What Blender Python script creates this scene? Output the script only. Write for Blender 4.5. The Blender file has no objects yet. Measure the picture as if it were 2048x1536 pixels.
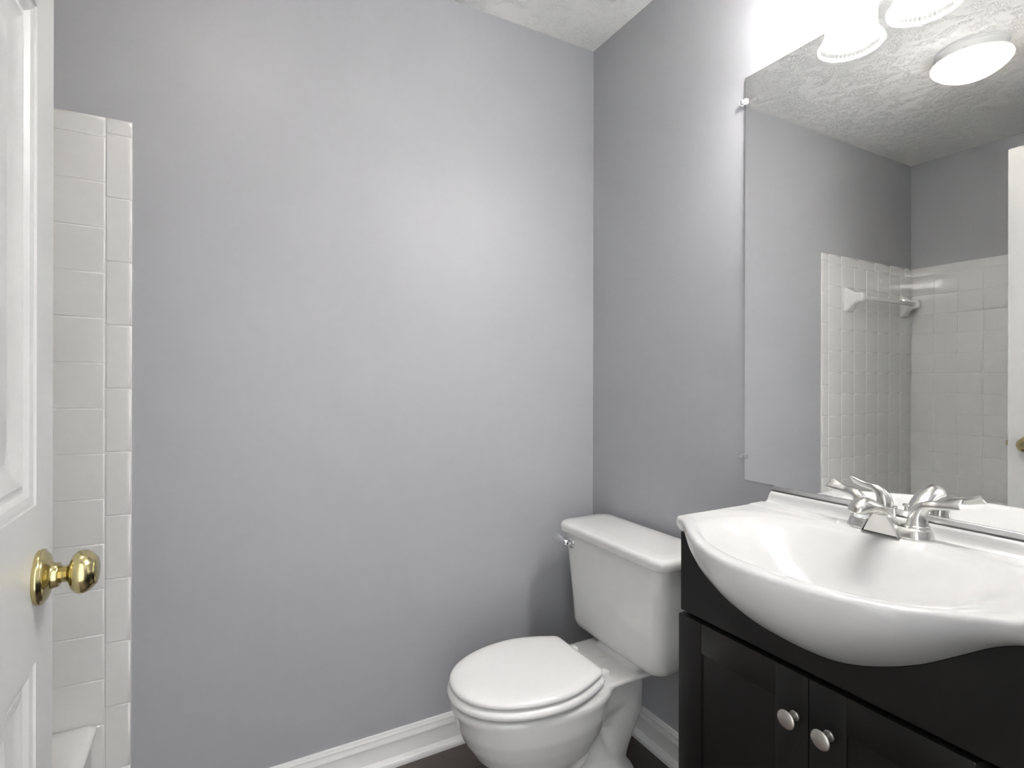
import bpy, bmesh, math, random
from mathutils import Vector, Matrix
from math import sin, cos, pi, sqrt, radians

random.seed(7)
SC = bpy.context.scene
COL = SC.collection

# ------------------------------------------------------------------ camera
cam_data = bpy.data.cameras.new('camera')
cam = bpy.data.objects.new('camera', cam_data)
COL.objects.link(cam)
cam_data.sensor_width = 36.0
cam_data.lens = 36.0 * 1079.77 / 2048.0
cam_data.shift_y = -0.0047
cam_data.clip_start = 0.02
CAM = Vector((-1.2538, -1.6587, 1.1914))
cam.matrix_world = (Matrix.Translation(CAM) @ Matrix.Rotation(-radians(28.5475), 4, 'Z')
                    @ Matrix.Rotation(radians(90), 4, 'X') @ Matrix.Rotation(radians(0.1335), 4, 'Z'))
SC.camera = cam

# ------------------------------------------------------------------ world, exposure
world = bpy.data.worlds.new('hall_daylight')
SC.world = world
world.use_nodes = True
bg = world.node_tree.nodes['Background']
bg.inputs['Color'].default_value = (0.97, 0.98, 1.0, 1)
bg.inputs['Strength'].default_value = 2.55 / 64
SC.view_settings.view_transform = 'Standard'
SC.view_settings.look = 'None'
SC.view_settings.exposure = 6.0
SC.view_settings.gamma = 1.0
SC.view_settings.use_curve_mapping = False
BULB = 292.0 / 64   # emission of the vanity bulbs (the exposure below lifts everything by 64)
DOME_WHITE, DOME_WARM = 165.0 / 64, 58.0 / 64

# ------------------------------------------------------------------ room sizes
H = 2.44
XL = -2.314          # left wall (tub side)
YF = -1.53           # front wall (doorway side)
DX = -1.4464         # face of the open door
DY = -0.739          # its free edge


# ------------------------------------------------------------------ helpers
def link(name, bm, mat, parent=None, smooth=True, angle=35):
    bmesh.ops.remove_doubles(bm, verts=bm.verts, dist=1e-6)
    bmesh.ops.recalc_face_normals(bm, faces=bm.faces)
    if smooth:
        a = radians(angle)
        for e in bm.edges:
            if len(e.link_faces) == 2:
                e.smooth = e.calc_face_angle(0) < a
        for f in bm.faces:
            f.smooth = True
    me = bpy.data.meshes.new(name)
    bm.to_mesh(me)
    bm.free()
    me.materials.append(mat)
    o = bpy.data.objects.new(name, me)
    COL.objects.link(o)
    if parent is not None:
        o.parent = parent
        o.matrix_parent_inverse = parent_inv(parent)
    return o


def parent_inv(p):
    m = Matrix.Identity(4)
    q = p
    chain = []
    while q is not None:
        chain.append(q)
        q = q.parent
    for q in reversed(chain):
        m = m @ q.matrix_parent_inverse @ q.matrix_basis
    return m.inverted()


def thing(name, label, cat, loc=(0, 0, 0), group=None):
    o = bpy.data.objects.new(name, None)
    o.empty_display_size = 0.05
    COL.objects.link(o)
    o.location = loc
    return tag(o, label, cat, group)


def tag(o, label, cat, group=None):
    o['label'] = label
    o['category'] = cat
    if group:
        o['group'] = group
    return o


def struct(o):
    o['kind'] = 'structure'
    return o


def box(bm, x0, x1, y0, y1, z0, z1, bevel=0.0, seg=2):
    r = bmesh.ops.create_cube(bm, size=1.0)
    vs = r['verts']
    for v in vs:
        v.co = Vector(((x0 + x1) / 2 + v.co.x * (x1 - x0), (y0 + y1) / 2 + v.co.y * (y1 - y0),
                       (z0 + z1) / 2 + v.co.z * (z1 - z0)))
    if bevel > 0:
        es = list({e for v in vs for e in v.link_edges})
        bmesh.ops.bevel(bm, geom=es, offset=bevel, segments=seg, profile=0.5, affect='EDGES')
    return bm


def loft(bm, rings, cap0=True, cap1=True, closed=True):
    vr = [[bm.verts.new(p) for p in r] for r in rings]
    n = len(vr[0])
    for a, b in zip(vr, vr[1:]):
        for i in range(n if closed else n - 1):
            j = (i + 1) % n
            try:
                bm.faces.new((a[i], a[j], b[j], b[i]))
            except ValueError:
                pass
    if cap0:
        bm.faces.new(vr[0])
    if cap1:
        bm.faces.new(vr[-1])
    return bm


def frame_of(axis):
    w = Vector(axis).normalized()
    u = Vector((0, 0, 1)).cross(w)
    if u.length < 1e-4:
        u = Vector((1, 0, 0))
    u.normalize()
    return u, w.cross(u), w


def lathe(bm, prof, origin, axis, n=48, flute=None, cap0=True, cap1=True):
    """prof: list of (distance along the axis, radius)."""
    u, v, w = frame_of(axis)
    o = Vector(origin)
    rings = []
    for k, (h, r) in enumerate(prof):
        ring = []
        for i in range(n):
            t = 2 * pi * i / n
            rr = max(r, 1e-5)
            if flute:
                rr += flute(h, t)
            ring.append(o + w * h + (u * cos(t) + v * sin(t)) * rr)
        rings.append(ring)
    return loft(bm, rings, cap0, cap1)


def tube(bm, pts, radii, n=14, flat=None, up=(0, 0, 1)):
    """a swept tube; flat = list of (width, height) factors."""
    pts = [Vector(p) for p in pts]
    rings = []
    for i, p in enumerate(pts):
        t = (pts[min(i + 1, len(pts) - 1)] - pts[max(i - 1, 0)]).normalized()
        s = t.cross(Vector(up))
        if s.length < 1e-4:
            s = t.cross(Vector((1, 0, 0)))
        s.normalize()
        q = s.cross(t).normalized()
        fw, fh = flat[i] if flat else (1, 1)
        rings.append([p + s * cos(2 * pi * k / n) * radii[i] * fw + q * sin(2 * pi * k / n) * radii[i] * fh
                      for k in range(n)])
    return loft(bm, rings)


def smooth_path(pts, m=6):
    """Catmull-Rom through tuples of any length."""
    out = []
    P = [pts[0]] + list(pts) + [pts[-1]]
    for i in range(1, len(P) - 2):
        a, b, c, d = P[i - 1], P[i], P[i + 1], P[i + 2]
        for k in range(m):
            t = k / m
            out.append(tuple(0.5 * (2 * b[j] + (c[j] - a[j]) * t + (2 * a[j] - 5 * b[j] + 4 * c[j] - d[j]) * t * t
                                    + (3 * b[j] - a[j] - 3 * c[j] + d[j]) * t ** 3) for j in range(len(b))))
    out.append(tuple(pts[-1]))
    return out


def rrect(cx, cy, hx, hy, r, z, n=8):
    r = min(r, hx, hy)
    out = []
    for sx, sy, a0 in ((1, 1, 0), (-1, 1, pi / 2), (-1, -1, pi), (1, -1, 3 * pi / 2)):
        for k in range(n + 1):
            a = a0 + k * pi / 2 / n
            out.append(Vector((cx + sx * (hx - r) + r * cos(a), cy + sy * (hy - r) + r * sin(a), z)))
    return out


def sstep(a, b, x):
    t = max(0.0, min(1.0, (x - a) / (b - a)))
    return t * t * (3 - 2 * t)


def interp(tab, x):
    if x <= tab[0][0]:
        return tab[0][1]
    for (a, fa), (b, fb) in zip(tab, tab[1:]):
        if x <= b:
            return fa + (fb - fa) * (x - a) / (b - a)
    return tab[-1][1]


# ------------------------------------------------------------------ materials
def mat(name, color, rough=0.5, metal=0.0, **kw):
    m = bpy.data.materials.new(name)
    m.use_nodes = True
    b = m.node_tree.nodes['Principled BSDF']
    b.inputs['Base Color'].default_value = (*color, 1)
    b.inputs['Roughness'].default_value = rough
    b.inputs['Metallic'].default_value = metal
    for k, v in kw.items():
        b.inputs[k.replace('_', ' ')].default_value = v
    return m


def bump(m, scale, strength, dist=0.001, detail=3.0, stretch=None, distortion=0.0):
    nt = m.node_tree
    N = nt.nodes
    tc = N.new('ShaderNodeTexCoord')
    mp = N.new('ShaderNodeMapping')
    if stretch:
        mp.inputs['Scale'].default_value = stretch
    nz = N.new('ShaderNodeTexNoise')
    nz.inputs['Scale'].default_value = scale
    nz.inputs['Detail'].default_value = detail
    nz.inputs['Distortion'].default_value = distortion
    bp = N.new('ShaderNodeBump')
    bp.inputs['Strength'].default_value = strength
    bp.inputs['Distance'].default_value = dist
    nt.links.new(tc.outputs['Object'], mp.inputs['Vector'])
    nt.links.new(mp.outputs['Vector'], nz.inputs['Vector'])
    nt.links.new(nz.outputs['Fac'], bp.inputs['Height'])
    nt.links.new(bp.outputs['Normal'], N['Principled BSDF'].inputs['Normal'])
    return m


M_WALL = bump(mat('grey_satin_wall_paint', (0.416, 0.419, 0.437), 0.46), 160, 0.10, 0.0008)
M_TRIM = bump(mat('white_gloss_trim_paint', (0.80, 0.80, 0.785), 0.22), 40, 0.05, 0.001)
M_DOOR = bump(mat('white_door_paint', (0.54, 0.54, 0.525), 0.32), 60, 0.22, 0.0006, 4, (1, 12, 1.2))
M_TILE = mat('white_glazed_tile', (0.74, 0.735, 0.715), 0.035, IOR=1.65)
M_GROUT = mat('white_grout', (0.74, 0.735, 0.715), 0.7)
M_PORC = mat('white_porcelain', (0.71, 0.71, 0.695), 0.06, Coat_Weight=0.4, Coat_Roughness=0.03)
M_SEAT = mat('white_seat_plastic', (0.82, 0.82, 0.805), 0.14)
M_SINK = mat('white_cultured_marble', (0.60, 0.60, 0.593), 0.16, Specular_IOR_Level=0.38)
M_ESP = bump(mat('espresso_cabinet_finish', (0.0085, 0.0076, 0.0073), 0.40, 0.0, Specular_IOR_Level=0.34), 30, 0.06, 0.0006, 3, (3, 3, 0.4))
M_NICKEL = mat('brushed_nickel', (0.70, 0.69, 0.665), 0.22, 1.0)
M_KNOB = mat('satin_nickel_knob', (0.62, 0.60, 0.56), 0.42, 1.0)
M_CHROME = mat('polished_chrome', (0.80, 0.80, 0.81), 0.06, 1.0)
M_ALU = mat('satin_aluminium_channel', (0.62, 0.62, 0.62), 0.34, 1.0)
M_BRASS = mat('polished_brass', (0.60, 0.52, 0.27), 0.19, 1.0)
M_MIRROR = mat('mirror_silver', (0.955, 0.96, 0.955), 0.0, 1.0)
M_EDGE = mat('mirror_glass_edge', (0.25, 0.28, 0.27), 0.15)
M_TUB = mat('white_tub_enamel', (0.80, 0.80, 0.785), 0.08)
M_WHITE = mat('white_painted_metal', (0.74, 0.74, 0.73), 0.35)
M_DARK = mat('dark_void', (0.012, 0.012, 0.012), 0.8)
M_VENT = mat('white_vent_plastic', (0.76, 0.76, 0.74), 0.4)
M_CLIP = mat('clear_acrylic', (0.95, 0.95, 0.95), 0.05, Transmission_Weight=0.85, IOR=1.49)


def emission(name, color, strength):
    m = bpy.data.materials.new(name)
    m.use_nodes = True
    nt = m.node_tree
    nt.nodes.clear()
    e = nt.nodes.new('ShaderNodeEmission')
    e.inputs['Color'].default_value = (*color, 1)
    e.inputs['Strength'].default_value = strength
    o = nt.nodes.new('ShaderNodeOutputMaterial')
    nt.links.new(e.outputs[0], o.inputs[0])
    return m


M_BULB = emission('lit_vanity_bulb', (1.0, 0.99, 0.975), BULB)
M_BULB_W = emission('lit_white_bulb', (1.0, 0.985, 0.96), DOME_WHITE)
M_BULB_O = emission('lit_warm_bulb', (1.0, 0.76, 0.52), DOME_WARM)


def glass_shade(name, transp, transl, gloss, ribs=False, milk=0.92):
    """lampshade glass: part clear, part milky, with a shiny surface."""
    m = bpy.data.materials.new(name)
    m.use_nodes = True
    nt = m.node_tree
    nt.nodes.clear()
    N, L = nt.nodes, nt.links
    tr = N.new('ShaderNodeBsdfTransparent')
    tl = N.new('ShaderNodeBsdfTranslucent')
    df = N.new('ShaderNodeBsdfDiffuse')
    gl = N.new('ShaderNodeBsdfGlossy')
    gl.inputs['Roughness'].default_value = 0.12
    for n in (tl, df):
        n.inputs['Color'].default_value = (milk, milk, milk * 0.99, 1)
    a = N.new('ShaderNodeMixShader')
    a.inputs[0].default_value = 0.35
    L.new(tl.outputs[0], a.inputs[1])
    L.new(df.outputs[0], a.inputs[2])
    b = N.new('ShaderNodeMixShader')
    b.inputs[0].default_value = transp
    if ribs:                                  # clear grooves between the frosted ribs
        at = N.new('ShaderNodeAttribute')
        at.attribute_name = 'groove'
        mr = N.new('ShaderNodeMapRange')
        mr.inputs['To Min'].default_value = transp
        mr.inputs['To Max'].default_value = 1.0
        L.new(at.outputs['Fac'], mr.inputs['Value'])
        L.new(mr.outputs['Result'], b.inputs[0])
    L.new(a.outputs[0], b.inputs[1])
    L.new(tr.outputs[0], b.inputs[2])
    c = N.new('ShaderNodeMixShader')
    c.inputs[0].default_value = gloss
    L.new(b.outputs[0], c.inputs[1])
    L.new(gl.outputs[0], c.inputs[2])
    if ribs:
        mg = N.new('ShaderNodeMapRange')
        mg.inputs['To Min'].default_value = gloss
        mg.inputs['To Max'].default_value = 0.0
        L.new(at.outputs['Fac'], mg.inputs['Value'])
        L.new(mg.outputs['Result'], c.inputs[0])
    o = N.new('ShaderNodeOutputMaterial')
    L.new(c.outputs[0], o.inputs[0])
    return m


M_SHADE = glass_shade('ribbed_frosted_glass', 0.30, 0.4, 0.05, True, 0.72)
M_DOME = glass_shade('opal_glass', 0.02, 0.9, 0.06)


def make_ceiling_mat():
    m = mat('white_stomp_textured_ceiling', (0.87, 0.865, 0.85), 0.85)
    nt = m.node_tree
    N, L = nt.nodes, nt.links
    tc = N.new('ShaderNodeTexCoord')
    nz = N.new('ShaderNodeTexNoise')
    nz.inputs['Scale'].default_value = 13
    nz.inputs['Detail'].default_value = 2
    nz.inputs['Distortion'].default_value = 1.6
    wv = N.new('ShaderNodeTexNoise')
    wv.inputs['Scale'].default_value = 46
    wv.inputs['Detail'].default_value = 3
    wv.inputs['Distortion'].default_value = 2.4
    ridge = N.new('ShaderNodeMath')          # thin ridges where the noise crosses its middle
    ridge.operation = 'SUBTRACT'
    ridge.inputs[1].default_value = 0.5
    ab = N.new('ShaderNodeMath')
    ab.operation = 'ABSOLUTE'
    mr = N.new('ShaderNodeMapRange')
    mr.inputs['From Min'].default_value = 0.0
    mr.inputs['From Max'].default_value = 0.05
    mr.inputs['To Min'].default_value = 1.0
    mr.inputs['To Max'].default_value = 0.0
    gate = N.new('ShaderNodeMapRange')
    gate.inputs['From Min'].default_value = 0.40
    gate.inputs['From Max'].default_value = 0.58
    mul = N.new('ShaderNodeMath')
    mul.operation = 'MULTIPLY'
    bp = N.new('ShaderNodeBump')
    bp.inputs['Strength'].default_value = 0.8
    bp.inputs['Distance'].default_value = 0.0028
    for n in (nz, wv):
        L.new(tc.outputs['Object'], n.inputs['Vector'])
    L.new(wv.outputs['Fac'], ridge.inputs[0])
    L.new(ridge.outputs[0], ab.inputs[0])
    L.new(ab.outputs[0], mr.inputs['Value'])
    L.new(nz.outputs['Fac'], gate.inputs['Value'])
    L.new(mr.outputs['Result'], mul.inputs[0])
    L.new(gate.outputs['Result'], mul.inputs[1])
    L.new(mul.outputs[0], bp.inputs['Height'])
    L.new(bp.outputs['Normal'], N['Principled BSDF'].inputs['Normal'])
    return m


M_CEIL = make_ceiling_mat()


def make_floor_mat():
    m = mat('dark_vinyl_plank_floor', (0.06, 0.05, 0.045), 0.38)
    nt = m.node_tree
    N, L = nt.nodes, nt.links
    tc = N.new('ShaderNodeTexCoord')
    br = N.new('ShaderNodeTexBrick')
    br.offset = 0.37
    br.inputs['Scale'].default_value = 1.0
    br.inputs['Brick Width'].default_value = 0.92
    br.inputs['Row Height'].default_value = 0.152
    br.inputs['Mortar Size'].default_value = 0.0012
    br.inputs['Color1'].default_value = (0.125, 0.096, 0.078, 1)
    br.inputs['Color2'].default_value = (0.032, 0.028, 0.027, 1)
    br.inputs['Mortar'].default_value = (0.008, 0.007, 0.007, 1)
    mp = N.new('ShaderNodeMapping')
    mp.inputs['Scale'].default_value = (2.2, 26, 1)
    nz = N.new('ShaderNodeTexNoise')
    nz.inputs['Scale'].default_value = 3.0
    nz.inputs['Detail'].default_value = 6
    nz.inputs['Distortion'].default_value = 1.0
    rm = N.new('ShaderNodeMapRange')
    rm.inputs['From Min'].default_value = 0.3
    rm.inputs['From Max'].default_value = 0.7
    rm.inputs['To Min'].default_value = 1.65
    rm.inputs['To Max'].default_value = 1.5
    mx = N.new('ShaderNodeMix')
    mx.data_type = 'RGBA'
    mx.blend_type = 'MULTIPLY'
    mx.inputs['Factor'].default_value = 1.0
    L.new(tc.outputs['Object'], br.inputs['Vector'])
    L.new(tc.outputs['Object'], mp.inputs['Vector'])
    L.new(mp.outputs['Vector'], nz.inputs['Vector'])
    L.new(nz.outputs['Fac'], rm.inputs['Value'])
    L.new(br.outputs['Color'], mx.inputs[6])
    L.new(rm.outputs['Result'], mx.inputs[7])
    L.new(mx.outputs[2], N['Principled BSDF'].inputs['Base Color'])
    bp = N.new('ShaderNodeBump')
    bp.inputs['Strength'].default_value = 0.15
    bp.inputs['Distance'].default_value = 0.001
    L.new(nz.outputs['Fac'], bp.inputs['Height'])
    L.new(bp.outputs['Normal'], N['Principled BSDF'].inputs['Normal'])
    return m


M_FLOOR = make_floor_mat()


# ------------------------------------------------------------------ room shell
def slab(name, m, *boxes):
    bm = bmesh.new()
    for b in boxes:
        box(bm, *b)
    return struct(link(name, bm, m, smooth=False))


T = 0.10
slab('floor', M_FLOOR, (XL - T, T, YF - 0.6, T, -0.08, 0.0))
slab('ceiling', M_CEIL, (XL - T, T, YF - T, T, H, H + 0.08))
slab('wall_back', M_WALL, (XL - T, T, 0.0, T, 0.0, H))
slab('wall_right', M_WALL, (0.0, T, YF - T, 0.0, 0.0, H))
slab('wall_left', M_WALL, (XL - T, XL, YF - T, 0.0, 0.0, H))
OX0, OX1, OZ = -1.485, -0.715, 2.105
slab('wall_front', M_WALL, (XL, OX0, YF - T, YF, 0.0, H), (OX1, 0.0, YF - T, YF, 0.0, H),
     (OX0, OX1, YF - T, YF, OZ, H))

# baseboards: moulded board plus quarter-round shoe
BASE_PROF = [(0.0, 0.0), (0.036, 0.0), (0.0355, 0.006), (0.032, 0.013), (0.026, 0.018), (0.0165, 0.0205), (0.0155, 0.0215),
             (0.015, 0.062), (0.0146, 0.066), (0.0165, 0.0675), (0.0165, 0.070), (0.013, 0.0735), (0.0105, 0.079),
             (0.0095, 0.084), (0.0095, 0.0865), (0.0075, 0.088), (0.0065, 0.093), (0.005, 0.096), (0.0, 0.097)]


def baseboard(name, p0, p1, inward, m0=0.0, m1=0.0):
    """profile swept from p0 to p1; m0 / m1 mitre the ends (1 = 45 degrees inside corner)."""
    p0, p1, nrm = Vector(p0), Vector(p1), Vector(inward)
    d = (p1 - p0).normalized()
    bm = bmesh.new()
    loft(bm, [[p0 + d * t * m0 + nrm * t + Vector((0, 0, z)) for t, z in BASE_PROF],
              [p1 - d * t * m1 + nrm * t + Vector((0, 0, z)) for t, z in BASE_PROF]])
    return struct(link(name, bm, M_TRIM, angle=50))


baseboard('baseboard_back', (-1.4450, 0, 0), (0, 0, 0), (0, -1, 0), 0, 1)
baseboard('baseboard_right', (0, 0, 0), (0, -0.742, 0), (-1, 0, 0), 1, 0)

# door jamb around the opening the camera stands in
bm = bmesh.new()
box(bm, OX0, OX0 + 0.004, YF - T, YF, 0, OZ)
box(bm, OX1 - 0.004, OX1, YF - T, YF, 0, OZ)
box(bm, OX0, OX1, YF - T, YF, OZ - 0.004, OZ)
struct(link('trim_1', bm, M_TRIM, smooth=False))


# ------------------------------------------------------------------ tile surround
def pillow_tile(bm, o, u, v, n, w, h, th=0.0075, round_u0=False, round_v1=False):
    """one glazed tile with a pillowed edge; o = corner on the wall, u and v across, n out of the wall."""
    tilt_u, tilt_v = random.uniform(-.0025, .0025), random.uniform(-.0025, .0025)
    rings = []
    for ins, d in ((0.0, 0.0), (0.0, th - 0.0022), (0.0006, th - 0.0007), (0.0018, th - 0.0001), (0.0034, th)):
        iu0 = ins * (3.2 if round_u0 else 1)
        iv1 = ins * (3.2 if round_v1 else 1)
        ring = []
        for a, b in ((iu0, ins), (w - ins, ins), (w - ins, h - iv1), (iu0, h - iv1)):
            dd = d + ((a - w / 2) * tilt_u + (b - h / 2) * tilt_v if d > 0 else 0)
            ring.append(o + u * a + v * b + n * dd)
        rings.append(ring)
    loft(bm, rings, cap0=False)


surround = thing('tile_surround', 'white square tile panel on the back wall with vertical bullnose edge beside the door', 'wall tile',
                 (-1.9, 0, 0), 'bathtub wall tiles')
surround_left = thing('tile_surround', 'white square tile panel on the left wall above the bathtub, seen in the mirror', 'wall tile',
                      (XL, -0.76, 0), 'bathtub wall tiles')
TZ, PZ = 1.7859, 0.1114          # top joint and pitch of the courses
GAP = 0.0022
xU, zV = Vector((-1, 0, 0)), Vector((0, 0, 1))
nA, nC = Vector((0, -1, 0)), Vector((1, 0, 0))
X_BULL, X_FIELD = -1.4454, -1.4985
bm = bmesh.new()
courses = 16
# back wall, running from the bullnose towards the left wall
PX = 0.1138
x = X_FIELD - GAP
cols = []
while x > XL + 0.02:
    w = min(PX - GAP, x - (XL + 0.009))
    cols.append((x, w))
    x -= PX
for i in range(courses):
    ztop = TZ - PZ * i
    for (xs, w) in cols:
        hh = PZ - GAP
        if ztop - hh < 0.0:
            hh = ztop - 0.001
        if hh < 0.01:
            continue
        pillow_tile(bm, Vector((xs, 0, ztop - hh - GAP / 2)), xU, zV, nA, w, hh)
link('tile_field', bm, M_TILE, surround, angle=50)
# left wall, from the corner towards the front wall
bm = bmesh.new()
PY = 0.1118
y = -0.0095
while y > YF + 0.02:
    w = min(PY - GAP, y - YF - 0.001)
    for i in range(courses):
        ztop = TZ - PZ * i
        hh = min(PZ - GAP, ztop - 0.001)
        if hh > 0.01:
            pillow_tile(bm, Vector((XL, y, ztop - hh - GAP / 2)), Vector((0, -1, 0)), zV, nC, w, hh)
    y -= PY
link('tile_field', bm, M_TILE, surround_left, angle=50)
bm = bmesh.new()
# vertical bullnose strip
zt = 1.7952
pillow_tile(bm, Vector((X_BULL, 0, zt + GAP)), xU, zV, nA, X_BULL - X_FIELD, 1.836 - zt - GAP, round_u0=True, round_v1=True)
PB = 0.1578
while zt > 0.02:
    hh = min(PB - GAP, zt - 0.001)
    pillow_tile(bm, Vector((X_BULL, 0, zt - hh)), xU, zV, nA, X_BULL - X_FIELD, hh, round_u0=True)
    zt -= PB
# cap course along both walls
x = X_FIELD - GAP
w = 0.108
while x > XL + 0.02:
    ww = min(w, x - XL - 0.009)
    pillow_tile(bm, Vector((x, 0, TZ + GAP / 2)), xU, zV, nA, ww, 0.049, round_v1=True)
    x -= w + GAP
    w = 0.154
link('bullnose_border', bm, M_TILE, surround, angle=50)
bm = bmesh.new()
y = -0.0095
while y > YF + 0.02:
    ww = min(0.154, y - YF - 0.001)
    pillow_tile(bm, Vector((XL, y, TZ + GAP / 2)), Vector((0, -1, 0)), zV, nC, ww, 0.049, round_v1=True)
    y -= 0.1562
link('bullnose_border', bm, M_TILE, surround_left, angle=50)
bm = bmesh.new()
box(bm, XL + 0.0075, X_BULL - 0.0015, -0.0058, 0.0, 0.0, 1.834)
link('grout', bm, M_GROUT, surround, smooth=False)
bm = bmesh.new()
box(bm, XL, XL + 0.0058, YF, 0.0, 0.0, 1.834)
link('grout', bm, M_GROUT, surround_left, smooth=False)

# ------------------------------------------------------------------ ceramic towel bar on the tile
tb = thing('towel_bar', 'white ceramic towel bar on the tiled wall above the bathtub', 'towel bar', (-1.93, -0.0075, 1.61))
for cxp in (-1.668, -2.212):
    bm = bmesh.new()
    yb = -0.0075
    rings = []
    for d, hx, hz, zc, r in ((0.0, 0.036, 0.062, 1.612, 0.010), (0.008, 0.036, 0.062, 1.612, 0.012), (0.016, 0.033, 0.056, 1.613, 0.014),
                             (0.030, 0.026, 0.040, 1.616, 0.014), (0.045, 0.021, 0.029, 1.618, 0.013),
                             (0.060, 0.019, 0.025, 1.619, 0.012), (0.074, 0.0185, 0.024, 1.619, 0.011),
                             (0.081, 0.016, 0.021, 1.619, 0.010), (0.084, 0.010, 0.014, 1.619, 0.008)):
        rings.append([Vector((p.x, yb - d, p.y)) for p in rrect(cxp, zc, hx, hz, r, 0, 6)])
    loft(bm, rings)
    link('post', bm, M_TILE, tb, angle=60)
bm = bmesh.new()
box(bm, -2.212, -1.668, -0.0765, -0.0565, 1.609, 1.629, 0.003)
link('bar', bm, M_TILE, tb)

# ------------------------------------------------------------------ bathtub
tub = thing('bathtub', 'white enamel bathtub built in along the tiled left wall behind the door', 'bathtub', (-1.9, -0.76, 0))
bm = bmesh.new()
tx0, tx1, ty0, ty1 = XL + 0.009, -1.512, YF + 0.002, -0.0095
tcx, tcy, thx, thy = (tx0 + tx1) / 2, (ty0 + ty1) / 2, (tx1 - tx0) / 2, (ty1 - ty0) / 2
loft(bm, [rrect(tcx, tcy, thx - 0.012, thy, 0.004, 0.0), rrect(tcx, tcy, thx - 0.012, thy, 0.004, 0.30),
          rrect(tcx, tcy, thx - 0.003, thy, 0.012, 0.322), rrect(tcx, tcy, thx, thy, 0.014, 0.335),
          rrect(tcx, tcy, thx - 0.003, thy - 0.001, 0.016, 0.344), rrect(tcx, tcy, thx - 0.012, thy - 0.008, 0.02, 0.348),
          rrect(tcx, tcy, thx - 0.065, thy - 0.065, 0.10, 0.347), rrect(tcx, tcy, thx - 0.078, thy - 0.08, 0.12, 0.338),
          rrect(tcx, tcy, thx - 0.10, thy - 0.12, 0.14, 0.22), rrect(tcx, tcy, thx - 0.13, thy - 0.17, 0.15, 0.08),
          rrect(tcx, tcy, thx - 0.18, thy - 0.24, 0.13, 0.045)])
link('tub_shell', bm, M_TUB, tub, angle=50)
bm = bmesh.new()
lathe(bm, [(0, 0.026), (0.003, 0.026), (0.004, 0.018), (0.002, 0.012)], (tcx, ty0 + 0.33, 0.0450), (0, 0, 1), 24)
link('drain', bm, M_CHROME, tub)

# ------------------------------------------------------------------ panelled door, standing open
door = struct(thing('door_1', 'white moulded panel door standing open with a brass knob', 'door', (DX - 0.0175, -1.495, 0.012)))
DYH, DZ0, DZ1, DTH = -1.497, 0.012, 2.085, 0.035
PANEL = [(0.0, 0.0), (0.0012, -0.0026), (0.0060, -0.0020), (0.0130, -0.0036), (0.0185, -0.0082), (0.0222, -0.0096), (0.0232, -0.0074), (0.0285, -0.0064),
         (0.0335, -0.0080), (0.0430, -0.0126), (0.0530, -0.0142), (0.0575, -0.0142), (0.0620, -0.0126), (0.0900, -0.0040), (0.0940, -0.0034)]


def panel_face(bm, sx, x_face):
    """sx = +1 or -1: side of the slab this face looks to."""
    ys = [DYH, DYH + 0.073, DYH + 0.333, DYH + 0.425, DY - 0.073, DY]
    zs = [DZ0, 0.235, 0.850, 1.038, 1.640, 1.745, 1.985, DZ1]
    def quad(a, b, c, d):
        bm.faces.new([bm.verts.new(p) for p in (a, b, c, d)])
    for i in range(5):
        for j in range(7):
            y0, y1, z0, z1 = ys[i], ys[i + 1], zs[j], zs[j + 1]
            if i in (1, 3) and j in (1, 3, 5):
                rings = [[Vector((x_face + sx * h, a, b)) for a, b in
                          ((y0 + t, z0 + t), (y1 - t, z0 + t), (y1 - t, z1 - t), (y0 + t, z1 - t))] for t, h in PANEL]
                loft(bm, rings, cap0=False)
            else:
                quad(*[Vector((x_face, a, b)) for a, b in ((y0, z0), (y1, z0), (y1, z1), (y0, z1))])


bm = bmesh.new()
panel_face(bm, 1, DX)
panel_face(bm, -1, DX - DTH)
bmesh.ops.remove_doubles(bm, verts=bm.verts, dist=1e-5)
for (a, b) in (((DYH, DZ0), (DY, DZ0)), ((DY, DZ0), (DY, DZ1)), ((DY, DZ1), (DYH, DZ1)), ((DYH, DZ1), (DYH, DZ0))):
    bm.faces.new([bm.verts.new(p) for p in ((DX, *a), (DX, *b), (DX - DTH, *b), (DX - DTH, *a))])
link('door_panel', bm, M_DOOR, door, angle=18)
KY, KZ = -0.8044, 0.9485


def door_knob(sx, x_face):
    ax = (sx, 0, 0)
    bm = bmesh.new()
    lathe(bm, [(0.0, 0.0325), (0.0035, 0.0335), (0.0055, 0.033), (0.0065, 0.0305), (0.0075, 0.0300), (0.0095, 0.0275), (0.0115, 0.022),
               (0.0130, 0.0175), (0.0150, 0.0155), (0.0185, 0.0150), (0.0205, 0.0145), (0.0215, 0.0125), (0.0212, 0.0100)],
          (x_face, KY, KZ), ax, 56)
    r = link('rose', bm, M_BRASS, door, angle=60)
    bm = bmesh.new()
    lathe(bm, [(0.018, 0.0102), (0.0285, 0.0102), (0.0300, 0.0125), (0.0315, 0.0165), (0.0340, 0.0215), (0.0380, 0.0253), (0.0425, 0.0268),
               (0.0470, 0.0262), (0.0515, 0.0236), (0.0550, 0.0200), (0.0562, 0.0182), (0.0568, 0.0178), (0.0582, 0.0165), (0.0595, 0.0120), (0.0600, 0.006), (0.0601, 0.0)],
          (x_face, KY, KZ), ax, 56)
    link('knob', bm, M_BRASS, door, angle=60)
    return r


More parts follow.
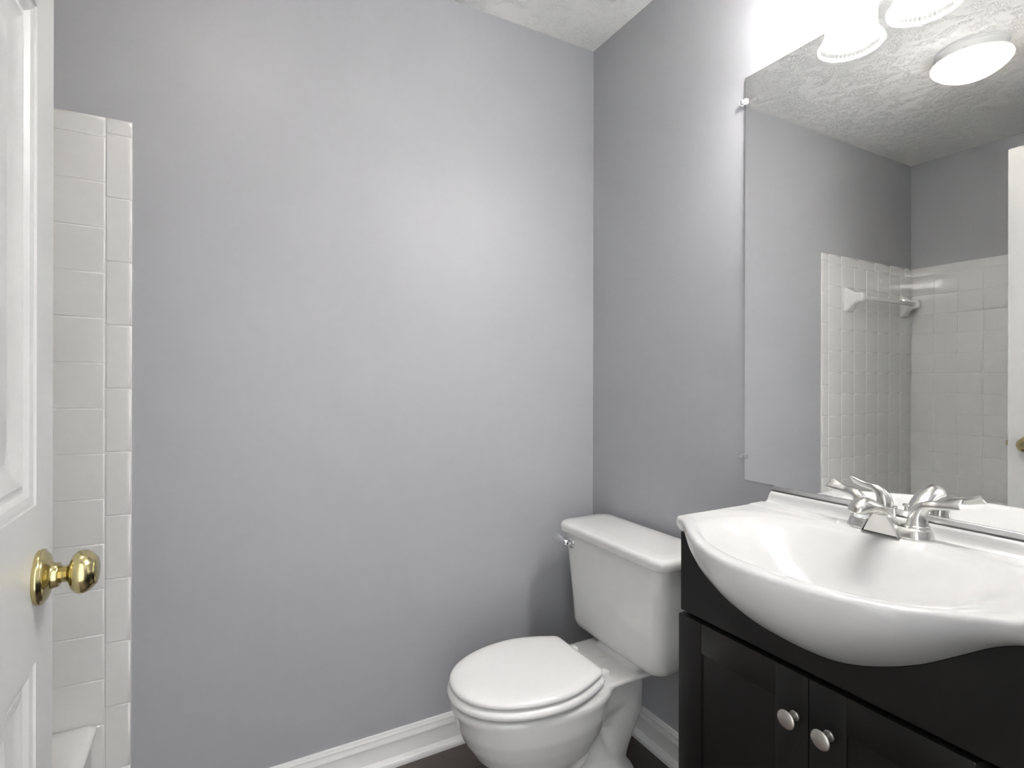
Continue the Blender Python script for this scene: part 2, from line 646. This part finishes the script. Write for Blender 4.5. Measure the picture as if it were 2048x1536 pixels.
door_knob(1, DX)
door_knob(-1, DX - DTH)
bm = bmesh.new()
box(bm, DX - 0.030, DX - 0.005, DY - 0.0005, DY + 0.0015, KZ - 0.028, KZ + 0.028)
link('latch_plate', bm, M_BRASS, door, smooth=False)
bm = bmesh.new()
box(bm, DX - 0.024, DX - 0.011, DY, DY + 0.010, KZ - 0.009, KZ + 0.009, 0.002)
link('latch_bolt', bm, M_BRASS, door)
for hz in (0.22, 1.05, 1.87):
    bm = bmesh.new()
    lathe(bm, [(0, 0.0055), (0.09, 0.0055)], (DX + 0.003, DYH - 0.004, hz - 0.045), (0, 0, 1), 16)
    link('hinge', bm, M_BRASS, door)

# ------------------------------------------------------------------ toilet
TY = -0.36
toilet = thing('toilet', 'white two-piece porcelain toilet with round closed lid in the far corner', 'toilet', (-0.36, TY, 0))


def plan(xf, xb, hw, z, nf=2.15, nb=2.5, split=0.56, n=56):
    """egg plan: front at xf (most negative), back at xb, widest in between."""
    xm = xf + (xb - xf) * split
    out = []
    for k in range(n):
        t = 2 * pi * k / n
        c, s = cos(t), sin(t)
        e = nf if c < 0 else nb
        a = (xm - xf) if c < 0 else (xb - xm)
        rad = (abs(c) ** e + abs(s) ** e) ** (-1.0 / e)
        out.append(Vector((xm + a * c * rad, TY + hw * s * rad, z)))
    return out


def freeze(o, voxel, iters, fac=0.5):
    """run voxel remesh and smoothing once and keep the resulting mesh."""
    r = o.modifiers.new('r', 'REMESH')
    r.mode = 'VOXEL'
    r.voxel_size = voxel
    s = o.modifiers.new('s', 'SMOOTH')
    s.iterations = iters
    s.factor = fac
    dg = bpy.context.evaluated_depsgraph_get()
    dg.update()
    me = bpy.data.meshes.new_from_object(o.evaluated_get(dg))
    for md in list(o.modifiers):
        o.modifiers.remove(md)
    old = o.data
    o.data = me
    me.name = old.name
    if not me.materials:
        me.materials.append(old.materials[0])
    me.polygons.foreach_set('use_smooth', [True] * len(me.polygons))
    return o


bm = bmesh.new()
# the bowl
loft(bm, [plan(-.575, -.34, .092, .108), plan(-.590, -.33, .104, .130), plan(-.622, -.32, .124, .160), plan(-.656, -.30, .142, .195),
          plan(-.682, -.285, .155, .235), plan(-.700, -.275, .164, .275), plan(-.709, -.265, .166, .310),
          plan(-.718, -.235, .168, .328, 2.15, 2.2), plan(-.716, -.24, .166, .339, 2.15, 2.2), plan(-.702, -.25, .157, .3430, 2.15, 2.2)])
# pedestal and foot
loft(bm, [rrect(-.350, TY, .203, .112, .09, 0.0), rrect(-.350, TY, .203, .112, .09, .022), rrect(-.348, TY, .194, .100, .085, .040),
          rrect(-.355, TY, .180, .080, .07, .062), rrect(-.385, TY, .165, .066, .06, .10), rrect(-.41, TY, .15, .056, .05, .16),
          rrect(-.40, TY, .13, .052, .05, .24), rrect(-.36, TY, .15, .060, .05, .33)])
# side bulges over the floor bolts
for s in (-1, 1):
    bmesh.ops.create_uvsphere(bm, u_segments=20, v_segments=12, radius=1.0,
                              matrix=Matrix.Translation((-.315, TY + s * .075, .030)) @ Matrix.Diagonal((.075, .042, .048, 1)))
# trapway
pth = smooth_path([(-.44, .10, .055), (-.375, .175, .062), (-.315, .232, .062), (-.240, .262, .062), (-.180, .245, .060),
                   (-.178, .200, .058), (-.215, .130, .058), (-.245, .06, .062), (-.25, .0, .07)], 5)
tube(bm, [(a, TY, b) for a, b, c in pth], [c for a, b, c in pth], 20, [(1.46, 1.0)] * len(pth), up=(0, 1, 0.001))
# deck the tank stands on, with the column under it
loft(bm, [rrect(-.195, TY, .098, .048, .04, .18), rrect(-.195, TY, .098, .052, .04, .30), rrect(-.200, TY, .122, .088, .05, .322),
          rrect(-.205, TY, .155, .120, .04, .333), rrect(-.205, TY, .160, .127, .04, .340), rrect(-.205, TY, .160, .127, .04, .345), rrect(-.205, TY, .155, .122, .04, .3495)])
loft(bm, [rrect(-.122, TY, .072, .112, .04, .335), rrect(-.122, TY, .070, .108, .04, .352), rrect(-.122, TY, .066, .100, .04, .366)])
bowl = link('bowl', bm, M_PORC, toilet)
freeze(bowl, 0.0042, 9, 0.6)

# seat ring and lid: round front, sides drawn in towards a straight hinge edge
def lid_plan(i, z):
    """outline of the lid drawn in by i."""
    xf, xm, xr = -.7190 + i, -.482, -.3190 - i
    hw, hr, rc = .1665 - i, .1250 - i, max(.004, .022 - i * .5)
    side = []
    for k in range(15):                       # front quarter, from the tip to the widest place
        a = k / 14 * pi / 2
        side.append((xm - (xm - xf) * cos(a) ** (2 / 2.1), hw * sin(a) ** (2 / 2.1)))
    for k in range(1, 11):                    # flank
        t = k / 10
        side.append((xm + (xr - rc - xm) * t, hw - (hw - hr) * t ** 1.75))
    for k in range(1, 7):                     # rear corner
        a = k / 6 * pi / 2
        side.append((xr - rc + rc * sin(a), hr - rc + rc * cos(a) - .004 * sin(a)))
    pts = side + [(x, -y) for x, y in side[:0:-1]]
    return [Vector((x, TY + y, z)) for x, y in pts]


bm = bmesh.new()
outer = [lid_plan(i, z) for i, z in ((.003, .3500), (-.0040, .3545), (-.0058, .3620), (-.0030, .3692), (.006, .3732))]
inner = [lid_plan(i, z) for i, z in ((.075, .3722), (.080, .360), (.075, .3500))]
rings = outer + inner
loft(bm, rings + [rings[0]], False, False)
link('seat', bm, M_SEAT, toilet, angle=60)
bm = bmesh.new()
loft(bm, [lid_plan(i, z) for i, z in ((.012, .3772), (.0045, .3780), (.0006, .3815), (0.0, .3860), (.0028, .3912), (.0105, .3950), (.026, .3968), (.060, .3974))])
link('toilet_lid', bm, M_SEAT, toilet, angle=60)
for s in (-1, 1):
    bm = bmesh.new()
    yh = TY + s * .076
    box(bm, -.322, -.276, yh - .011, yh + .011, .347, .3650, .003, 3)
    tube(bm, [(-.315, yh - .013, .3675), (-.315, yh + .013, .3675)], [.0055, .0055], 12)
    link('seat_hinge', bm, M_SEAT, toilet)

# tank
bm = bmesh.new()
loft(bm, [rrect(-.117, TY, .060, .170, .035, .3655, 8), rrect(-.117, TY, .080, .190, .04, .3685, 8), rrect(-.118, TY, .088, .202, .042, .378, 8),
          rrect(-.1195, TY, .0915, .2075, .042, .395, 8), rrect(-.121, TY, .093, .212, .042, .46, 8), rrect(-.1245, TY, .0965, .2235, .042, .58, 8),
          rrect(-.128, TY, .1000, .2345, .042, .685, 8)])
link('tank', bm, M_PORC, toilet, angle=60)
bm = bmesh.new()
loft(bm, [rrect(-.1315, TY, .098, .240, .040, .6815, 10), rrect(-.1315, TY, .1065, .2495, .045, .6815, 10), rrect(-.1315, TY, .1085, .2515, .046, .6840, 10),
          rrect(-.1315, TY, .1095, .2525, .046, .700, 10), rrect(-.1315, TY, .1080, .2510, .046, .7065, 10), rrect(-.1315, TY, .1035, .2465, .043, .7112, 10),
          rrect(-.1315, TY, .0955, .2385, .038, .7132, 10), rrect(-.1315, TY, .060, .20, .03, .7145, 10)])
link('tank_lid', bm, M_PORC, toilet, angle=60)
# flush handle
bm = bmesh.new()
HZ, HY = .652, TY + .176
xf = -.2265
lathe(bm, [(0, .018), (.003, .0185), (.006, .0160), (.008, .010), (.016, .009)], (xf, HY, HZ), (-1, 0, 0), 28)
hp = smooth_path([(xf - .012, HY, HZ, .0085), (xf - .021, HY + .004, HZ + .001, .0095), (xf - .025, HY + .020, HZ + .004, .0105),
                  (xf - .024, HY + .042, HZ + .005, .0145), (xf - .022, HY + .060, HZ + .004, .0145), (xf - .022, HY + .070, HZ + .003, .005)], 5)
tube(bm, [p[:3] for p in hp], [p[3] for p in hp], 14, [(0.75, 1.1)] * len(hp))
fh = link('flush_handle', bm, M_CHROME, toilet, angle=60)
fh['label'] = 'chrome flush handle'
for s in (-1, 1):
    bm = bmesh.new()
    lathe(bm, [(0, .014), (.006, .0135), (.012, .010), (.014, .004), (.0143, .0)], (-.325, TY + s * .092, .062), (0, s * .35, 1), 20)
    link('bolt_cap', bm, M_SEAT, toilet)

# ------------------------------------------------------------------ vanity cabinet
VC, VH = -1.0570, 0.3090        # centre and half width along the wall
CX = -0.3100                    # front plane of the apron
RIM_NEAR = [(0, .4885), (.05, .4875), (.10, .4805), (.15, .4675), (.19, .4500), (.22, .4290), (.25, .4000), (.27, .3790), (.285, .3640), (.298, .3530), (.31, .3460)]
RIM_FAR = [(0, .4885), (.05, .4835), (.087, .4735), (.15, .4430), (.20, .4080), (.229, .3830), (.255, .3600), (.275, .3450), (.29, .3370), (.31, .3310)]
CONT_NEAR = [(0, .699), (.03, .700), (.06, .705), (.094, .716), (.137, .735), (.178, .758), (.215, .785), (.24, .804), (.26, .8195), (.28, .831), (.295, .838), (.31, .8415)]
CONT_FAR = [(0, .699), (.05, .703), (.10, .717), (.15, .739), (.19, .765), (.225, .795), (.25, .818), (.27, .832), (.285, .838), (.297, .841), (.31, .8415)]
RIM, CONT = (RIM_NEAR, RIM_FAR), (CONT_NEAR, CONT_FAR)      # the bow is a little fuller on the near (door) side


def soft(tab, d, w=0.012):
    return sum(interp(tab[1 if d + k * w > 0 else 0], abs(d + k * w)) for k in (-1, -.5, 0, .5, 1)) / 5.0


vanity = thing('vanity_cabinet', 'black-brown two-door vanity cabinet under the white basin', 'cabinet', (-0.155, VC, 0))
CY0, CY1 = VC - 0.3105, VC + 0.3105
bm = bmesh.new()
box(bm, CX + 0.018, -0.004, CY1 - 0.016, CY1 - 0.0005, 0.0, 0.840, 0.0008, 1)
box(bm, CX + 0.018, -0.004, CY0 + 0.0005, CY0 + 0.016, 0.0, 0.840, 0.0008, 1)
box(bm, CX + 0.018, -0.020, CY0 + 0.016, CY1 - 0.016, 0.095, 0.110)
box(bm, -0.014, -0.004, CY0 + 0.016, CY1 - 0.016, 0.095, 0.66)
box(bm, CX + 0.060, CX + 0.074, CY0 + 0.016, CY1 - 0.016, 0.0, 0.095)
link('carcass', bm, M_ESP, vanity, smooth=False)
# apron, cut out along the underside of the basin
bm = bmesh.new()
ring0, ring1 = [], []
pts = [(CY1, 0.660)]
K = 80
for k in range(K + 1):
    yy = CY1 + (CY0 - CY1) * k / K
    pts.append((yy, min(0.8405, soft(CONT, yy - VC)) - 0.0012))
pts.append((CY0, 0.660))
loft(bm, [[Vector((CX, a, b)) for a, b in pts], [Vector((CX + 0.018, a, b)) for a, b in pts]])
link('apron', bm, M_ESP, vanity, smooth=False)
DF = CX - 0.0055      # door face
for side in (1, -1):
    ya, yb = (VC - .0015 + .0012, CY1 + .0015) if side == 1 else (CY0 - .0015, VC - .0015 - .0012)
    zb, zt = 0.100, 0.6515
    st = 0.0655
    bm = bmesh.new()
    # stiles full height, rails between, recessed panel
    box(bm, DF, DF + 0.020, ya, ya + st, zb, zt, 0.0012, 2)
    box(bm, DF, DF + 0.020, yb - st, yb, zb, zt, 0.0012, 2)
    box(bm, DF + .0004, DF + 0.020, ya + st + .0003, yb - st - .0003, zt - st, zt, 0.0008, 2)
    box(bm, DF + .0004, DF + 0.020, ya + st + .0003, yb - st - .0003, zb, zb + st, 0.0008, 2)
    box(bm, DF + 0.0042, DF + 0.014, ya + st - .004, yb - st + .004, zb + st - .004, zt - st + .004)
    d = link('door', bm, M_ESP, vanity, angle=30)
    ky = VC - .0065 + side * 0.0320
    bm = bmesh.new()
    lathe(bm, [(0, .0095), (.0012, .0095), (.0022, .0085), (.0032, .0075), (.0045, .0072), (.0075, .0050), (.013, .0043), (.019, .0050), (.0222, .0085),
               (.0238, .0140), (.0246, .0165), (.0256, .0172), (.0268, .0166), (.0284, .0130), (.0296, .0075), (.0300, .0)],
          (DF, ky, 0.5700), (-1, 0, 0), 40)
    kn = link('knob', bm, M_KNOB, d, angle=60)
    kn['label'] = 'round satin nickel knob'

# ------------------------------------------------------------------ basin top
sink = thing('basin_top', 'glossy white vanity top with bow-fronted integral basin on the dark cabinet', 'sink', (-0.2, VC, 0.84))
ZT = 0.880


def deck_z(X, Y, xr):
    dy = Y - VC
    z = ZT
    hy = 0.262
    xf0, xb = -0.466, -0.098
    xc0 = (xf0 + xb) / 2 + 0.02
    rx = X - xc0
    hxx = (xc0 - xf0) if rx < 0 else (xb - xc0)
    e = 2.25
    r = ((abs(rx) / hxx) ** e + (abs(dy) / hy) ** e) ** (1 / e)
    inner = -(xr - 0.016) - X                      # keeps a rolled rim along the bowed front
    lip = sstep(-0.034, -0.004, inner)
    z -= 0.0045 * (1 - sstep(0.98, 1.16, r)) * (1 - lip)
    if r < 1.0:
        z -= 0.116 * (1 - r ** 2.0) ** 1.55 * (1 - lip)
    z += 0.0022 * sstep(-0.0835, -0.0775, X)        # faint ledge that carries the faucet
    return z


bm = bmesh.new()
rings = []
ys = []
K = 150
for k in range(K + 1):
    t = -1 + 2 * k / K
    ys.append(VC - VH * t)
for e in (0.0, 0.0008, 0.002, 0.004, 0.0065, 0.0095):
    for s in (-1, 1):
        ys.append(VC + s * (VH - e))
ys = sorted(set(round(v, 5) for v in ys))
for Y in ys:
    d = Y - VC
    e = VH - abs(d)
    re = 0.0095
    cut = re - sqrt(max(0.0, re * re - (re - e) ** 2)) if e < re else 0.0
    xr = soft(RIM, d) - cut * 0.9
    zc = soft(CONT, d)
    zc = min(zc, 0.8415)
    top = ZT - cut * 0.7
    bh = 0.0265 * sstep(0.006, 0.015, e)          # backsplash height
    sec = [(-0.001, 0.846), (-0.001, top + bh * 0.97 + .0005), (-0.004, top + bh + 0.0007), (-0.0125, top + bh + .0004), (-0.0160, top + bh * .95), (-0.0178, top + bh * 0.82),
           (-0.0192, top + bh * 0.55), (-0.0215, top + bh * 0.28), (-0.0255, top + bh * 0.10 + .0006), (-0.0310, top + bh * 0.02 + .0003)]
    nx = 70
    for i in range(nx + 1):
        X = -0.036 + (-(xr - 0.011) + 0.036) * i / nx
        sec.append((X, deck_z(X, Y, xr) - cut * 0.7))
    zr = deck_z(-(xr - 0.011), Y, xr) - cut * 0.7
    for i in range(1, 7):
        a = i / 6 * pi / 2
        sec.append((-(xr - 0.011) - 0.011 * sin(a), zr - 0.011 * (1 - cos(a))))
    z0 = zr - 0.011
    xo = xr + CX        # overhang beyond the apron
    for i in range(1, 21):
        a = i / 20 * pi / 2
        sec.append((CX - xo * max(0.0, cos(a)) ** 2.0, z0 - (z0 - zc) * sin(a)))
    sec.append((CX + 0.019, zc))
    zi = min(zc, 0.8425)
    sec.append((-0.030, zi))
    sec.append((-0.016, max(zi, 0.8425)))
    rings.append([Vector((px, Y, pz)) for px, pz in sec])
loft(bm, rings)
link('basin', bm, M_SINK, sink, angle=48)
bm = bmesh.new()
lathe(bm, [(0, .021), (.002, .0215), (.0035, .019), (.0025, .015), (.004, .013), (.005, .008), (.005, 0)], (-.262, VC, 0.7605), (0, 0, 1), 32)
dr = link('drain', bm, M_NICKEL, sink)

# ------------------------------------------------------------------ faucet
FC, FX, FZ = -1.058, -0.0500, 0.8822
faucet = thing('faucet', 'brushed nickel centerset faucet with two lever handles on the basin', 'faucet', (FX, FC, FZ))


def stadium(hx, hy, z, n=14, dx=0.0):
    out = []
    for sy, a0 in ((1, 0.0), (-1, pi)):
        for k in range(n + 1):
            a = a0 + pi * k / n
            out.append(Vector((FX + dx + hx * cos(a), FC + sy * (hy - hx) + hx * sin(a), z)))
    return out


bm = bmesh.new()
loft(bm, [stadium(.0285, .0790, FZ), stadium(.0290, .0795, FZ + .0015), stadium(.0285, .0790, FZ + .004), stadium(.0270, .0770, FZ + .010),
          stadium(.0245, .0745, FZ + .0165), stadium(.0225, .0725, FZ + .0195), stadium(.020, .0700, FZ + .0205)])
link('base', bm, M_NICKEL, faucet, angle=50)
# spout: a bell-flanked body that rises from the base, and a nose that reaches over the basin
bm = bmesh.new()
rings = []
for X, zt, wt, wb in ((-.0850, .9280, .0100, .0310), (-.0880, .9310, .0110, .0335), (-.0875, .9345, .0120, .0348), (-.0830, .9360, .0130, .0355), (-.0740, .9315, .0140, .0360),
                      (-.0600, .9220, .0150, .0360), (-.0460, .9125, .0155, .0355), (-.0340, .9035, .0160, .0345), (-.0260, .8955, .0160, .033), (-.0220, .8890, .016, .031)):
    half = []
    zb = FZ + .0008
    for k in range(13):
        t = k / 12
        half.append((wt + (wb - wt) * (1 - t) ** 0.8, zb + (zt - .006 - zb) * t))
    for k in range(1, 7):
        a = k / 6 * pi / 2
        half.append((wt * cos(a), zt - .006 + .006 * sin(a)))
    ring = [Vector((X, FC + w, z)) for w, z in half] + [Vector((X, FC - w, z)) for w, z in half[-2::-1]]
    rings.append(ring)
loft(bm, rings)
ST = smooth_path([(-.046, .9110, .896, .0165), (-.066, .9245, .905, .0178), (-.088, .9400, .922, .0186), (-.108, .9515, .9295, .0190), (-.128, .9590, .9315, .0190),
                  (-.145, .9610, .9320, .0186), (-.159, .9570, .9325, .0172), (-.169, .9490, .9330, .0138), (-.1735, .9410, .9345, .008)], 5)
rings = []
for (X, zt, zb, hw) in ST:
    ring = []
    zc, hz = (zt + zb) / 2, (zt - zb) / 2
    for k in range(28):
        a = 2 * pi * k / 28
        c, s_ = cos(a), sin(a)
        e = 2.2 if s_ > 0 else 4.5
        rad = (abs(c) ** e + abs(s_) ** e) ** (-1 / e)
        taper = 1.0 - 0.14 * max(0.0, s_ * rad)
        ring.append(Vector((X, FC + hw * c * rad * taper, zc + hz * s_ * rad)))
    rings.append(ring)
loft(bm, rings)
link('spout', bm, M_NICKEL, faucet, angle=38)
bm = bmesh.new()
lathe(bm, [(0, .0138), (.0025, .0140), (.0035, .0130), (.0095, .0130), (.0112, .0120), (.0115, .0098), (.006, .0095)], (-.147, FC, .9345), (0, 0, -1), 32)
link('aerator', bm, M_CHROME, faucet)
for s in (1, -1):
    hy = FC + s * 0.0515
    bm = bmesh.new()
    lathe(bm, [(0, .0200), (.0012, .0206), (.0030, .0204), (.006, .0190), (.007, .010)], (FX, hy, FZ + .0198), (0, 0, 1), 36)
    lp = smooth_path([(FX, hy, FZ + .0215, .0192), (FX, hy, FZ + .031, .0176), (FX, hy + s * .0005, FZ + .042, .0158), (FX, hy + s * .004, FZ + .053, .0136),
                      (FX, hy + s * .0115, FZ + .0625, .0113), (FX, hy + s * .023, FZ + .0680, .0097), (FX, hy + s * .037, FZ + .0705, .0090), (FX, hy + s * .051, FZ + .0735, .0092),
                      (FX, hy + s * .0625, FZ + .0772, .0096), (FX, hy + s * .0695, FZ + .0795, .0094), (FX, hy + s * .0705, FZ + .0798, .0080)], 6)
    nL = len(lp)
    # side-vector of the sweep stays along the wall normal, so the first factor is the lever's width
    fl = [(1.0 + 0.12 * sstep(.35, .6, i / nL) + 0.38 * sstep(.6, .95, i / nL), 1.0 - 0.36 * sstep(.35, .6, i / nL) - 0.36 * sstep(.6, .92, i / nL)) for i in range(nL)]
    tube(bm, [p[:3] for p in lp], [p[3] for p in lp], 20, fl, up=(-.9, -s * .3, 1))
    link('handle', bm, M_NICKEL, faucet, angle=60)
bm = bmesh.new()
lathe(bm, [(0, .0025), (.030, .0025), (.031, .0050), (.0335, .0062), (.036, .0050), (.0368, .0)], (-0.0275, FC, FZ + .0135), (0, 0, 1), 20)
link('lift_rod', bm, M_NICKEL, faucet)

# ------------------------------------------------------------------ mirror
MY0, MY1, MZ0, MZ1 = -1.437, -0.678, 0.9205, 2.0057
mirror = thing('wall_mirror', 'large frameless rectangular mirror above the basin on the grey right wall', 'mirror', (0, (MY0 + MY1) / 2, MZ0))
bm = bmesh.new()
box(bm, -0.0055, -0.0015, MY0, MY1, MZ0, MZ1, 0.0006, 1)
link('glass_edge', bm, M_EDGE, mirror, smooth=False)
bm = bmesh.new()
box(bm, -0.0061, -0.0055, MY0 + .0012, MY1 - .0012, MZ0 + .0012, MZ1 - .0012)
link('glass', bm, M_MIRROR, mirror, smooth=False)
bm = bmesh.new()
CHY = -0.7672
box(bm, -0.0100, -0.0068, MY0, CHY, 0.9085, 0.9215, 0.0005, 1)
box(bm, -0.0100, -0.0008, MY0, CHY, 0.9085, 0.9105)
link('channel', bm, M_ALU, mirror, smooth=False)['label'] = 'metal channel along the lower edge'
for cy_, cz_ in ((MY1, 1.9425), (MY1, 0.9845)):
    bm = bmesh.new()
    box(bm, -0.0125, -0.0002, cy_ + .0005, cy_ + 0.0125, cz_ - 0.0075, cz_ + 0.0075, 0.0025, 3)
    box(bm, -0.0125, -0.0066, cy_ - 0.0085, cy_ + 0.004, cz_ - 0.0065, cz_ + 0.0065, 0.002, 3)
    clip = link('clip', bm, M_CLIP, mirror)
    clip['label'] = 'clear plastic clip'
    bm = bmesh.new()
    lathe(bm, [(0, .0028), (.0012, .0026), (.0018, .0)], (-0.0127, cy_ + .0068, cz_), (-1, 0, 0), 14)
    link('screw', bm, M_CHROME, clip)
bm = bmesh.new()
box(bm, -0.0075, -0.0004, CHY + .001, CHY + 0.012, 0.9095, 0.9185, 0.0015, 2)
clip = link('clip', bm, M_CLIP, mirror)
bm = bmesh.new()
lathe(bm, [(0, .0025), (.0012, .0023), (.0016, .0)], (-0.0076, CHY + .0055, .9145), (-1, 0, 0), 12)
link('screw', bm, M_CHROME, clip)

# ------------------------------------------------------------------ vanity light, three bell shades
LX, LZ = -0.1241, 2.0135
vl = thing('vanity_light', 'chrome wall light with three ribbed glass bell shades above the mirror', 'wall lamp', (0, -1.05, 2.1))
bm = bmesh.new()
PY0, PY1, PZ0, PZ1 = -1.206, -0.894, 2.058, 2.168
rings = []
for d, ins in ((0.0005, 0.0), (0.007, 0.0), (0.0085, 0.0025), (0.0085, 0.006), (0.013, 0.008), (0.0145, 0.0105), (0.0145, 0.014), (0.019, 0.016), (0.0205, 0.0185), (0.0205, 0.024), (0.024, 0.027), (0.025, 0.032)):
    rings.append([Vector((-d, a, b)) for a, b in ((PY0 + ins, PZ0 + ins), (PY1 - ins, PZ0 + ins), (PY1 - ins, PZ1 - ins), (PY0 + ins, PZ1 - ins))])
loft(bm, rings)
link('backplate', bm, M_CHROME, vl, angle=20)
SHADE = [(0.0, .0700), (.0015, .0716), (.004, .0712), (.009, .0680), (.016, .0632), (.025, .0582), (.035, .0550), (.047, .0538), (.062, .0540),
         (.080, .0545), (.098, .0525), (.112, .0470), (.122, .0385), (.129, .0300), (.132, .0235), (.138, .0225)]
for ly in (-0.889, -1.048, -1.207):
    bm = bmesh.new()

    def flute(h, t):
        return 0.0011 * cos(44 * t) * sstep(.0, .006, h) * (1 - sstep(.11, .13, h))
    inner = [(h, r - .0028) for h, r in SHADE]
    prof = SHADE[::-1] + [(0.0002, .0685)] + inner[1:]
    lathe(bm, prof, (LX, ly, LZ), (0, 0, 1), 264, flute, False, False)
    sh = link('shade', bm, M_SHADE, vl, angle=60)
    gv = sh.data.attributes.new('groove', 'FLOAT', 'POINT')
    for i, v in enumerate(sh.data.vertices):
        hz = v.co.z - LZ
        th = math.atan2(v.co.y - ly, v.co.x - LX)
        gv.data[i].value = (0.94 + 0.06 * sstep(-0.3, 0.3, cos(44 * th))) * sstep(.003, .0045, hz) * (1 - sstep(.022, .027, hz))
    bm = bmesh.new()
    lathe(bm, [(.136, .014), (.136, .0245), (.140, .0255), (.165, .0250), (.172, .022), (.176, .014), (.177, .0)], (LX, ly, LZ), (0, 0, 1), 32)
    link('socket', bm, M_CHROME, vl)
    bm = bmesh.new()
    ap = smooth_path([(-.024, 2.113, 0), (-.050, 2.113, 0), (-.075, 2.130, 0), (-.088, 2.165, 0), (-.100, 2.188, 0), (-.114, 2.195, 0), (LX, 2.188, 0)], 5)
    tube(bm, [(a, ly + (-.022 if ly > -.9 else .022 if ly < -1.2 else 0) * (1 - sstep(.04, .10, -a)), b) for a, b, _ in ap], [.0065] * len(ap), 14, up=(0, 1, 0))
    lathe(bm, [(0, .021), (.004, .021), (.008, .014), (.012, .008)], (-.0245, ly + (-.022 if ly > -.9 else .022 if ly < -1.2 else 0), 2.113), (-1, 0, 0), 28)
    link('arm', bm, M_CHROME, vl)
    bm = bmesh.new()
    lathe(bm, [(.022, .0), (.0235, .010), (.028, .0195), (.036, .0270), (.047, .0300), (.058, .0285), (.072, .0230), (.088, .0160), (.105, .0130), (.137, .0130)],
          (LX, ly, LZ), (0, 0, 1), 28)
    link('bulb', bm, M_BULB, vl)

# ------------------------------------------------------------------ ceiling light (seen in the mirror)
CLX, CLY = -1.257, -0.693
cl = thing('ceiling_light', 'round flush ceiling light with lit opal glass dome on white base', 'ceiling lamp', (CLX, CLY, H))
bm = bmesh.new()
lathe(bm, [(0.0, .1110), (.004, .1118), (.008, .1105), (.010, .1060), (.030, .1035), (.0395, .1030), (.0400, .1205), (.0425, .1210), (.0430, .098), (.012, .098), (.012, .0)], (CLX, CLY, H), (0, 0, -1), 72)  # wide bottom flange added to shield the ceiling from the dome's glow
link('base', bm, M_WHITE, cl, angle=40)
bm = bmesh.new()
lathe(bm, [(.0440, .1150), (.0442, .1195), (.0455, .1222), (.0480, .1235), (.053, .1225), (.063, .1150), (.077, .0990), (.091, .0760), (.102, .0470), (.107, .0200), (.108, .0)],
      (CLX, CLY, H), (0, 0, -1), 72, None, False, False)
link('dome', bm, M_DOME, cl, angle=60)
for bx, by, mt in ((-.045, -.02, M_BULB_O), (.042, .022, M_BULB_W)):
    bm = bmesh.new()
    bmesh.ops.create_uvsphere(bm, u_segments=20, v_segments=12, radius=.027, matrix=Matrix.Translation((CLX + bx, CLY + by, H - .056)))
    link('bulb', bm, mt, cl)
for k in range(3):
    a = radians(-12 + 120 * k)
    bm = bmesh.new()
    lathe(bm, [(0, .0022), (.007, .0022), (.007, .0045), (.011, .0045), (.012, .003), (.012, 0)],
          (CLX + .103 * cos(a), CLY + .103 * sin(a), H - .034), (cos(a), sin(a), 0), 14)
    link('thumb_screw', bm, M_CHROME, cl)

# ------------------------------------------------------------------ exhaust vent grille on the ceiling
VX0, VX1, VY0, VY1 = -.345, -.112, -.487, -.254
vent = thing('exhaust_vent', 'white slatted exhaust fan grille on the ceiling above the toilet', 'vent', ((VX0 + VX1) / 2, (VY0 + VY1) / 2, H))
bm = bmesh.new()
FW = .016
rings = [rrect((VX0 + VX1) / 2, (VY0 + VY1) / 2, (VX1 - VX0) / 2 - i, (VY1 - VY0) / 2 - i, .008, H - d, 4) for i, d in
         ((0, 0.0005), (0, .007), (.003, .0105), (.006, .012), (.016, .013), (.0165, .010), (.0165, .0005))]
loft(bm, rings + [rings[0]], False, False)
link('frame', bm, M_VENT, vent, angle=40)
bm = bmesh.new()
box(bm, VX0 + .0165, VX1 - .0165, VY0 + .0165, VY1 - .0165, H - .0015, H - .0005)
link('backing', bm, M_DARK, vent, smooth=False)
ns = 11
for k in range(ns):
    yy = VY1 - .0165 - (k + .5) * (VY1 - VY0 - .033) / ns
    bm = bmesh.new()
    box(bm, VX0 + .0165, VX1 - .0165, yy - .0058, yy + .0058, H - .0125, H - .0100)
    bmesh.ops.rotate(bm, verts=bm.verts, cent=(0, yy, H - .0112), matrix=Matrix.Rotation(radians(18), 3, 'X'))
    link('slat', bm, M_VENT, vent, smooth=False)
